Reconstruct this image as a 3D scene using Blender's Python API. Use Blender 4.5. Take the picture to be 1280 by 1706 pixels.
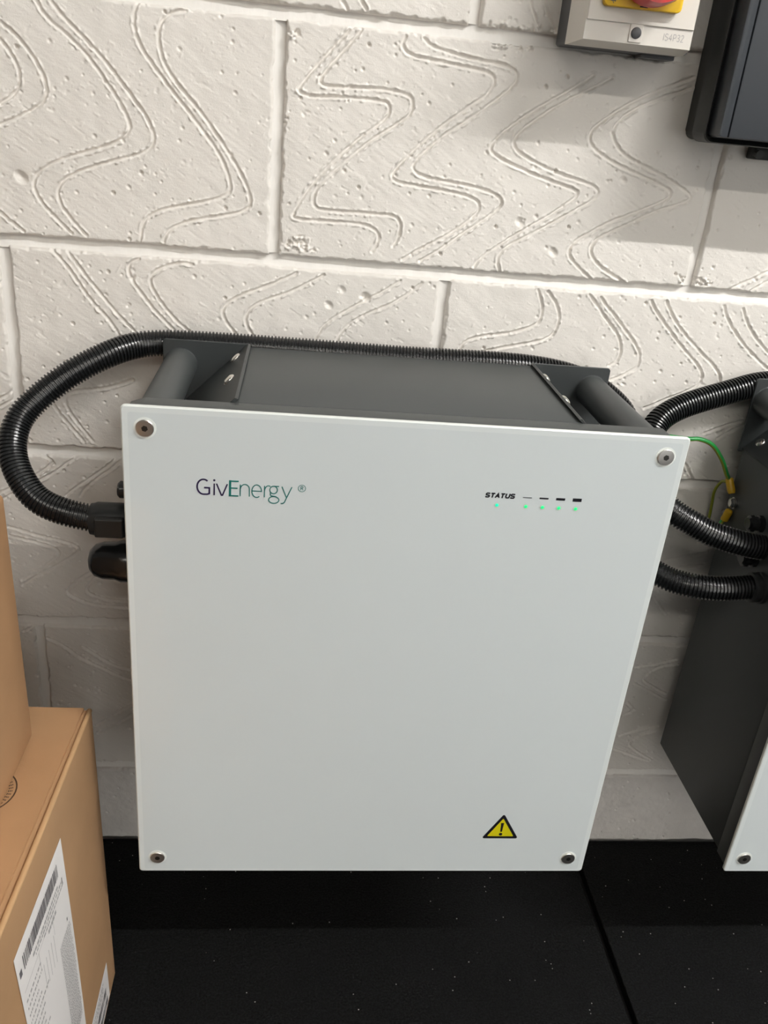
import bpy, bmesh, math, random
import numpy as np
from mathutils import Vector, Matrix, Euler
random.seed(7)
for o in list(bpy.data.objects): bpy.data.objects.remove(o)
S = bpy.context.scene
C = S.collection
# ------------------------------------------------------------------ camera
# frame 1280 x 1706, focal length 1431.4 px, metres, z up, wall face at y = 0, mat tops at z = 0
cam = bpy.data.objects.new('camera', bpy.data.cameras.new('camera'))
C.objects.link(cam)
cam.location = (0.02834, -0.92178, 0.95339)
cam.rotation_euler = (1.135766, -0.0889765, -0.0800554)
cam.data.sensor_fit = 'VERTICAL'
cam.data.sensor_height = 24.0
cam.data.lens = 24.0 * 1431.435 / 1706.0
cam.data.clip_start = 0.01
S.camera = cam
# ------------------------------------------------------------------ world and exposure
W = bpy.data.worlds.new('world'); S.world = W
W.use_nodes = True
W.node_tree.nodes['Background'].inputs[0].default_value = (0.8, 0.85, 0.9, 1)
W.node_tree.nodes['Background'].inputs[1].default_value = 0.3
S.view_settings.view_transform = 'Standard'
S.view_settings.look = 'None'
S.view_settings.gamma = 1.0
S.view_settings.use_curve_mapping = False
S.view_settings.exposure = -0.10
TUBE_NEAR = 475.0      # emission of the fluorescent tube above the wall
FILL_TUBE_FAR = 98.0       # and of the unseen fill tubes added further back
DOOR_FILL = 3.1         # fill from an unseen glazed door added behind the camera
# ------------------------------------------------------------------ materials
def srgb(r, g, b):
    f = lambda c: (c/255/12.92) if c/255 <= 0.04045 else ((c/255+0.055)/1.055)**2.4
    return (f(r), f(g), f(b), 1)
def mat(name, col, rough=0.5, metal=0.0, spec=0.5, bump=None, var=0.0, vscale=30, coat=0.0, emit=None, es=1.0):
    """bump = list of (scale, strength, distance, stretch) noise layers in object space"""
    m = bpy.data.materials.new(name); m.use_nodes = True
    nt = m.node_tree; b = nt.nodes['Principled BSDF']
    b.inputs['Base Color'].default_value = col
    b.inputs['Roughness'].default_value = rough
    b.inputs['Metallic'].default_value = metal
    b.inputs['Specular IOR Level'].default_value = spec
    b.inputs['Coat Weight'].default_value = coat
    b.inputs['Coat Roughness'].default_value = 0.03
    if emit:
        b.inputs['Emission Color'].default_value = emit
        b.inputs['Emission Strength'].default_value = es
    tc = nt.nodes.new('ShaderNodeTexCoord')
    if var:
        n = nt.nodes.new('ShaderNodeTexNoise'); n.inputs['Scale'].default_value = vscale
        n.inputs['Detail'].default_value = 4
        nt.links.new(tc.outputs['Object'], n.inputs['Vector'])
        r = nt.nodes.new('ShaderNodeMapRange')
        r.inputs['From Min'].default_value = 0.3; r.inputs['From Max'].default_value = 0.7
        r.inputs['To Min'].default_value = 1-var; r.inputs['To Max'].default_value = 1+var
        nt.links.new(n.outputs['Fac'], r.inputs['Value'])
        mx = nt.nodes.new('ShaderNodeVectorMath'); mx.operation = 'SCALE'
        mx.inputs[0].default_value = col[:3]
        nt.links.new(r.outputs[0], mx.inputs['Scale'])
        nt.links.new(mx.outputs[0], b.inputs['Base Color'])
    prev = None
    for sc, st, ds, stretch in (bump or []):
        n = nt.nodes.new('ShaderNodeTexNoise'); n.inputs['Scale'].default_value = sc
        n.inputs['Detail'].default_value = 3
        mp = nt.nodes.new('ShaderNodeMapping')
        mp.inputs['Rotation'].default_value = (0, stretch[1], 0)
        mp.inputs['Scale'].default_value = (1, 1, stretch[0])
        nt.links.new(tc.outputs['Object'], mp.inputs['Vector'])
        nt.links.new(mp.outputs[0], n.inputs['Vector'])
        bp = nt.nodes.new('ShaderNodeBump')
        bp.inputs['Strength'].default_value = st; bp.inputs['Distance'].default_value = ds
        nt.links.new(n.outputs['Fac'], bp.inputs['Height'])
        if prev: nt.links.new(prev.outputs[0], bp.inputs['Normal'])
        prev = bp
    if prev: nt.links.new(prev.outputs[0], b.inputs['Normal'])
    return m
N1 = (1, 0)
M = {}
M['wall'] = mat('white_masonry_paint', (0.80, 0.765, 0.72, 1), 0.55, spec=0.35, var=0.02, vscale=6,
                bump=[(160, 0.25, 0.0010, (3.0, 0.6)), (700, 0.25, 0.0006, N1)])
M['wall_rough'] = mat('rough_painted_block', (0.72, 0.69, 0.66, 1), 0.7, spec=0.3, var=0.06, vscale=25,
                bump=[(120, 0.35, 0.002, N1), (500, 0.35, 0.0010, N1)])
M['mortar'] = mat('painted_mortar', (0.80, 0.775, 0.74, 1), 0.5, spec=0.4, bump=[(60, 0.5, 0.002, (0.3, 0))])
M['plain_wall'] = mat('plain_grey_wall', (0.22, 0.215, 0.21, 1), 0.8)
M['ceiling'] = mat('ceiling_white', (0.5, 0.5, 0.49, 1), 0.8)
M['slab'] = mat('dark_slab', (0.01, 0.01, 0.01, 1), 0.9)
M['casing'] = mat('grey_powder_coat', (0.058, 0.065, 0.066, 1), 0.45, spec=0.4, bump=[(2500, 0.25, 0.0002, N1)])
M['bracket'] = mat('dark_powder_coat', (0.037, 0.042, 0.043, 1), 0.42, spec=0.4, bump=[(2500, 0.25, 0.0002, N1)])
M['glass'] = mat('white_backed_glass', (0.615, 0.668, 0.685, 1), 0.06, spec=0.5)
M['glass_rim'] = mat('lighter_glass_rim', (0.67, 0.72, 0.73, 1), 0.06, spec=0.5)  # slightly lighter colour in a narrow band along the glass edge
M['glass_edge'] = mat('ground_glass_edge', (0.76, 0.80, 0.78, 1), 0.25, spec=0.6)
M['steel'] = mat('stainless_steel', (0.72, 0.70, 0.68, 1), 0.3, metal=1.0)
M['dark_steel'] = mat('socket_recess', (0.08, 0.075, 0.07, 1), 0.4, metal=1.0)
M['zinc'] = mat('zinc_bolt', (0.75, 0.74, 0.70, 1), 0.22, metal=1.0)
M['conduit'] = mat('black_nylon', (0.013, 0.014, 0.015, 1), 0.25, spec=0.5)
M['nylon'] = mat('black_fitting', (0.018, 0.020, 0.021, 1), 0.4, spec=0.45)
M['gloss_black'] = mat('gloss_black_fitting', (0.012, 0.013, 0.014, 1), 0.2, spec=0.5)
M['ink_purple'] = mat('ink_purple', srgb(40, 30, 66), 0.3)
M['ink_teal'] = mat('ink_teal', srgb(32, 110, 104), 0.3)
M['ink_teal_thin'] = mat('ink_teal_thin', srgb(40, 112, 108), 0.3)
M['ink_black'] = mat('ink_black', srgb(22, 22, 30), 0.3)
M['sign_yellow'] = mat('sign_yellow', srgb(205, 196, 20), 0.35)
M['led'] = mat('green_led', (0.02, 0.5, 0.2, 1), 0.3, emit=(0.0, 0.85, 0.16, 1), es=1.0)
M['led2'] = mat('teal_led', (0.02, 0.5, 0.35, 1), 0.3, emit=(0.0, 0.80, 0.36, 1), es=1.0)
M['led_ring'] = mat('led_window', (0.50, 0.68, 0.58, 1), 0.2)
M['iso_base'] = mat('isolator_base_grey', (0.085, 0.088, 0.095, 1), 0.5)
M['iso_cover'] = mat('isolator_cover', (0.70, 0.67, 0.62, 1), 0.4, spec=0.4)
M['yellow'] = mat('yellow_plate', (0.83, 0.52, 0.015, 1), 0.4)
M['red'] = mat('red_knob', (0.62, 0.02, 0.02, 1), 0.3)
M['plug_grey'] = mat('plug_grey', (0.07, 0.07, 0.075, 1), 0.5)
M['inv_side'] = mat('black_abs', (0.022, 0.024, 0.023, 1), 0.45, spec=0.35)
M['inv_face'] = mat('charcoal_face', (0.042, 0.048, 0.056, 1), 0.38, spec=0.4)
M['wire_green'] = mat('green_insulation', (0.02, 0.26, 0.055, 1), 0.35)
M['wire_yellow'] = mat('yellow_insulation', (0.28, 0.30, 0.03, 1), 0.35)
M['lug'] = mat('yellow_lug', (0.60, 0.36, 0.015, 1), 0.4)
M['paper'] = mat('label_paper', (0.88, 0.85, 0.84, 1), 0.5)
M['print'] = mat('label_print', (0.14, 0.13, 0.14, 1), 0.6)
M['print_grey'] = mat('label_print_grey', (0.42, 0.41, 0.41, 1), 0.6)
M['stamp'] = mat('stamp_ink', (0.055, 0.028, 0.012, 1), 0.7)
M['light_body'] = mat('light_housing', (0.8, 0.8, 0.8, 1), 0.4)
M['tube'] = mat('tube_glow', (1, 1, 1, 1), 0.5, emit=(1.0, 0.985, 0.955, 1), es=TUBE_NEAR)
M['fill_tube_far'] = mat('fill_tube_glow', (1, 1, 1, 1), 0.5, emit=(1.0, 0.95, 0.86, 1), es=FILL_TUBE_FAR)
M['door_fill'] = mat('fill_glow_pane', (.5, .5, .5, 1), 0.3, emit=(0.98, 0.97, 0.93, 1), es=DOOR_FILL)
def card(name, col):
    m = mat(name, col, 0.75, spec=0.25, var=0.05, vscale=14, bump=[(18, 0.35, 0.004, N1), (900, 0.25, 0.0004, N1)])
    return m
M['card'] = card('cardboard', (0.415, 0.248, 0.130, 1))
M['card_top'] = card('cardboard_orange', (0.42, 0.243, 0.125, 1))
M['card_edge'] = card('cardboard_edge', (0.50, 0.31, 0.16, 1))
def mat_mat():
    m = mat('rubber_crumb', (0.0115, 0.0120, 0.0118, 1), 0.8, spec=0.12, bump=[(330, 0.9, 0.002, N1), (60, 0.3, 0.002, N1)])
    nt = m.node_tree; b = nt.nodes['Principled BSDF']
    tc = nt.nodes.new('ShaderNodeTexCoord')
    v = nt.nodes.new('ShaderNodeTexVoronoi'); v.inputs['Scale'].default_value = 190
    nt.links.new(tc.outputs['Object'], v.inputs['Vector'])
    lt = nt.nodes.new('ShaderNodeMath'); lt.operation = 'LESS_THAN'; lt.inputs[1].default_value = 0.14
    nt.links.new(v.outputs['Distance'], lt.inputs[0])
    sx = nt.nodes.new('ShaderNodeSeparateColor'); nt.links.new(v.outputs['Color'], sx.inputs[0])
    gt = nt.nodes.new('ShaderNodeMath'); gt.operation = 'GREATER_THAN'; gt.inputs[1].default_value = 0.965
    nt.links.new(sx.outputs[0], gt.inputs[0])
    mu = nt.nodes.new('ShaderNodeMath'); mu.operation = 'MULTIPLY'
    nt.links.new(lt.outputs[0], mu.inputs[0]); nt.links.new(gt.outputs[0], mu.inputs[1])
    n = nt.nodes.new('ShaderNodeTexNoise'); n.inputs['Scale'].default_value = 420
    nt.links.new(tc.outputs['Object'], n.inputs['Vector'])
    cr = nt.nodes.new('ShaderNodeMapRange'); cr.inputs['From Min'].default_value = 0.35; cr.inputs['From Max'].default_value = 0.75
    cr.inputs['To Min'].default_value = 0.2; cr.inputs['To Max'].default_value = 3.0
    nt.links.new(n.outputs['Fac'], cr.inputs['Value'])
    sc = nt.nodes.new('ShaderNodeVectorMath'); sc.operation = 'SCALE'; sc.inputs[0].default_value = (0.0028, 0.0030, 0.0031)
    nt.links.new(cr.outputs[0], sc.inputs['Scale'])
    mx = nt.nodes.new('ShaderNodeMix'); mx.data_type = 'RGBA'
    nt.links.new(mu.outputs[0], mx.inputs[0]); nt.links.new(sc.outputs[0], mx.inputs[6])
    mx.inputs[7].default_value = (0.36, 0.35, 0.33, 1)
    nt.links.new(mx.outputs[2], b.inputs['Base Color'])
    return m
M['mat'] = mat_mat()

# ------------------------------------------------------------------ helpers
def link(name, me, mats, parent=None, smooth=False):
    if not isinstance(mats, (list, tuple)): mats = [mats]
    for m in mats: me.materials.append(M[m])
    if smooth:
        me.polygons.foreach_set('use_smooth', [True]*len(me.polygons))
    o = bpy.data.objects.new(name, me); C.objects.link(o)
    if parent is not None: o.parent = parent
    return o
def obj(name, bm, mats, parent=None, smooth=False, angle=None):
    bmesh.ops.recalc_face_normals(bm, faces=bm.faces)
    me = bpy.data.meshes.new(name); bm.to_mesh(me); bm.free()
    o = link(name, me, mats, parent, smooth or angle is not None)
    if angle is not None:
        try: me.set_sharp_from_angle(angle=angle)
        except Exception: pass
    return o
def empty(name, loc=(0, 0, 0)):
    o = bpy.data.objects.new(name, None); o.empty_display_size = 0.05
    o.location = loc; C.objects.link(o); return o
def tag(o, label=None, cat=None, group=None, kind=None):
    if label: o['label'] = label
    if cat: o['category'] = cat
    if group: o['group'] = group
    if kind: o['kind'] = kind
    return o
def rebase(root, loc):
    """move a thing's origin to loc while its parts stay where they are"""
    root.location = loc
    for ch in root.children: ch.location = ch.location - Vector(loc)
def box(bm, x0, x1, y0, y1, z0, z1, bev=0.0, seg=2, mi=0):
    r = bmesh.ops.create_cube(bm, size=1.0)
    vs = r['verts']
    for v in vs:
        v.co = Vector((x0+(v.co.x+.5)*(x1-x0), y0+(v.co.y+.5)*(y1-y0), z0+(v.co.z+.5)*(z1-z0)))
    fs = set(f for v in vs for f in v.link_faces)
    for f in fs: f.material_index = mi
    if bev:
        es = list(set(e for v in vs for e in v.link_edges))
        bmesh.ops.bevel(bm, geom=es, offset=bev, segments=seg, profile=0.5, affect='EDGES')
def prism(bm, pts, y0, y1, bev=0.0, seg=2, mi=0):
    """polygon in x,z extruded along y"""
    a = [bm.verts.new((x, y0, z)) for x, z in pts]; b = [bm.verts.new((x, y1, z)) for x, z in pts]
    n = len(pts); fs = [bm.faces.new(a), bm.faces.new(b[::-1])]
    for i in range(n): fs.append(bm.faces.new((a[i], b[i], b[(i+1) % n], a[(i+1) % n])))
    for f in fs: f.material_index = mi
    if bev:
        es = list(set(e for f in fs for e in f.edges))
        bmesh.ops.bevel(bm, geom=es, offset=bev, segments=seg, profile=0.5, affect='EDGES')
    return fs
def rrect(x0, x1, z0, z1, r, n=5, corners=(1, 1, 1, 1)):
    """corners: bl, br, tr, tl"""
    out = []
    for k, (cx, cz, a0) in enumerate(((x0+r, z0+r, 180), (x1-r, z0+r, 270), (x1-r, z1-r, 0), (x0+r, z1-r, 90))):
        if not corners[k]:
            out.append(((x0, x1, x1, x0)[k], (z0, z0, z1, z1)[k])); continue
        for i in range(n+1):
            a = math.radians(a0 + 90*i/n)
            out.append((cx + r*math.cos(a), cz + r*math.sin(a)))
    return out
def lathe(bm, prof, origin, axis, seg=24, mi=0, caps=True):
    """prof: (distance along axis, radius)"""
    ax = Vector(axis).normalized()
    u = ax.orthogonal().normalized(); w = ax.cross(u)
    rings = []
    for d, r in prof:
        c = Vector(origin) + ax*d
        rings.append([bm.verts.new(c + (u*math.cos(2*math.pi*i/seg) + w*math.sin(2*math.pi*i/seg))*r) for i in range(seg)])
    for a, b in zip(rings, rings[1:]):
        for i in range(seg):
            f = bm.faces.new((a[i], a[(i+1) % seg], b[(i+1) % seg], b[i])); f.material_index = mi
    if caps:
        f = bm.faces.new(rings[0][::-1]); f.material_index = mi
        f = bm.faces.new(rings[-1]); f.material_index = mi
def spline(pts, step, smooth=6):
    """Catmull-Rom through pts, resampled at equal arc length"""
    P = [np.array(p, float) for p in pts]
    P = [2*P[0]-P[1]] + P + [2*P[-1]-P[-2]]
    out = []
    for i in range(1, len(P)-2):
        for t in np.linspace(0, 1, 24, endpoint=False):
            p0, p1, p2, p3 = P[i-1:i+3]
            out.append(.5*((2*p1)+(-p0+p2)*t+(2*p0-5*p1+4*p2-p3)*t*t+(-p0+3*p1-3*p2+p3)*t**3))
    out.append(P[-2]); out = np.array(out)
    # smooth
    for _ in range(smooth):
        out[1:-1] = .25*out[:-2]+.5*out[1:-1]+.25*out[2:]
    s = np.r_[0, np.cumsum(np.linalg.norm(np.diff(out, axis=0), axis=1))]
    L = s[-1]; ss = np.arange(0, L, step) if not callable(step) else step(L)
    return np.array([np.interp(ss, s, out[:, k]) for k in range(3)]).T, ss
def sweep(name, P, R, mats, parent=None, seg=20, stripe=None):
    T = np.gradient(P, axis=0); T /= np.linalg.norm(T, axis=1)[:, None] + 1e-12
    u = np.array(Vector(T[0]).orthogonal().normalized()); U = []
    for t in T:
        u = u - t*np.dot(u, t); u = u/np.linalg.norm(u); U.append(u)
    U = np.array(U); Wv = np.cross(T, U)
    a = np.linspace(0, 2*math.pi, seg, endpoint=False)
    V = P[:, None, :] + (U[:, None, :]*np.cos(a)[None, :, None] + Wv[:, None, :]*np.sin(a)[None, :, None])*np.array(R)[:, None, None]
    n = len(P); V = V.reshape(-1, 3)
    i = np.arange(n-1)[:, None]*seg; j = np.arange(seg)[None, :]; k = (j+1) % seg
    F = np.stack([i+j, i+k, i+seg+k, i+seg+j], -1).reshape(-1, 4).tolist()
    F.append(list(range(seg))[::-1]); F.append([(n-1)*seg+q for q in range(seg)])
    me = bpy.data.meshes.new(name); me.from_pydata(V.tolist(), [], F)
    o = link(name, me, mats, parent, smooth=True)
    if stripe:
        mi = [1 if (q % seg) in stripe else 0 for q in range((n-1)*seg)] + [0, 0]
        me.polygons.foreach_set('material_index', mi)
    return o
def conduit(name, pts, r=0.0136, pitch=0.0036, parent=None):
    def st(L):
        n = int(L/pitch); s = []
        for i in range(n): s += [i*pitch, i*pitch+.12*pitch, i*pitch+.50*pitch, i*pitch+.62*pitch, i*pitch+.99*pitch]
        return np.array(s)
    P, ss = spline(pts, st, 120)
    ph = (ss/pitch) % 1.0
    R = np.where((ph > .06) & (ph < .56), r, r*0.865)
    o = sweep(name, P, R, 'conduit', parent, seg=24); o.data.set_sharp_from_angle(angle=.6); return o
def tube(name, pts, r, mats, parent=None, seg=10, stripe=None):
    P, ss = spline(pts, 0.003)
    return sweep(name, P, [r]*len(P), mats, parent, seg, stripe)

# ------------------------------------------------------------------ lettering by strokes (x right, z up, unit = cap height 1)
def arc(cx, cz, rx, rz, a0, a1, n=16):
    return [(cx+rx*math.cos(math.radians(a0+(a1-a0)*i/n)), cz+rz*math.sin(math.radians(a0+(a1-a0)*i/n))) for i in range(n+1)]
def ribbon(bm, pts, w, y, mi=0, wfun=None):
    P = [Vector((p[0], p[1])) for p in pts]; n = len(P); L, Rr = [], []
    closed = (P[0]-P[-1]).length < 1e-9
    for i in range(n):
        if closed: a, b = P[(i-1) % (n-1)], P[(i+1) % (n-1)]
        else: a, b = P[max(i-1, 0)], P[min(i+1, n-1)]
        d1 = (P[i]-a); d2 = (b-P[i])
        if d1.length < 1e-9: d1 = d2
        if d2.length < 1e-9: d2 = d1
        d1.normalize(); d2.normalize(); t = (d1+d2)
        t = t.normalized() if t.length > 1e-6 else d1
        nn = Vector((-t.y, t.x)); k = 1/max(0.45, abs(nn.dot(Vector((-d1.y, d1.x)))))
        L.append(P[i]+nn*w/2*k); Rr.append(P[i]-nn*w/2*k)
    vl = [bm.verts.new((p.x, y, p.y)) for p in L]; vr = [bm.verts.new((p.x, y, p.y)) for p in Rr]
    for i in range(n-1):
        f = bm.faces.new((vl[i], vr[i], vr[i+1], vl[i+1])); f.material_index = mi
def place(strokes, ox, oz, sx, sz): return [[(ox+x*sx, oz+z*sz) for x, z in s] for s in strokes]
def flat(name, bm, mats, parent, thick=0.00015):
    """give printed shapes a film thickness towards the viewer (-y)"""
    r = bmesh.ops.extrude_face_region(bm, geom=bm.faces[:])
    for v in [g for g in r['geom'] if isinstance(g, bmesh.types.BMVert)]: v.co.y -= thick
    return obj(name, bm, mats, parent)
def poly(bm, pts, y, mi=0):
    f = bm.faces.new([bm.verts.new((x, y, z)) for x, z in pts]); f.material_index = mi
def disc(bm, x, z, r, y, n=20, mi=0):
    poly(bm, [(x+r*math.cos(2*math.pi*i/n), z+r*math.sin(2*math.pi*i/n)) for i in range(n)], y, mi)

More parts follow.
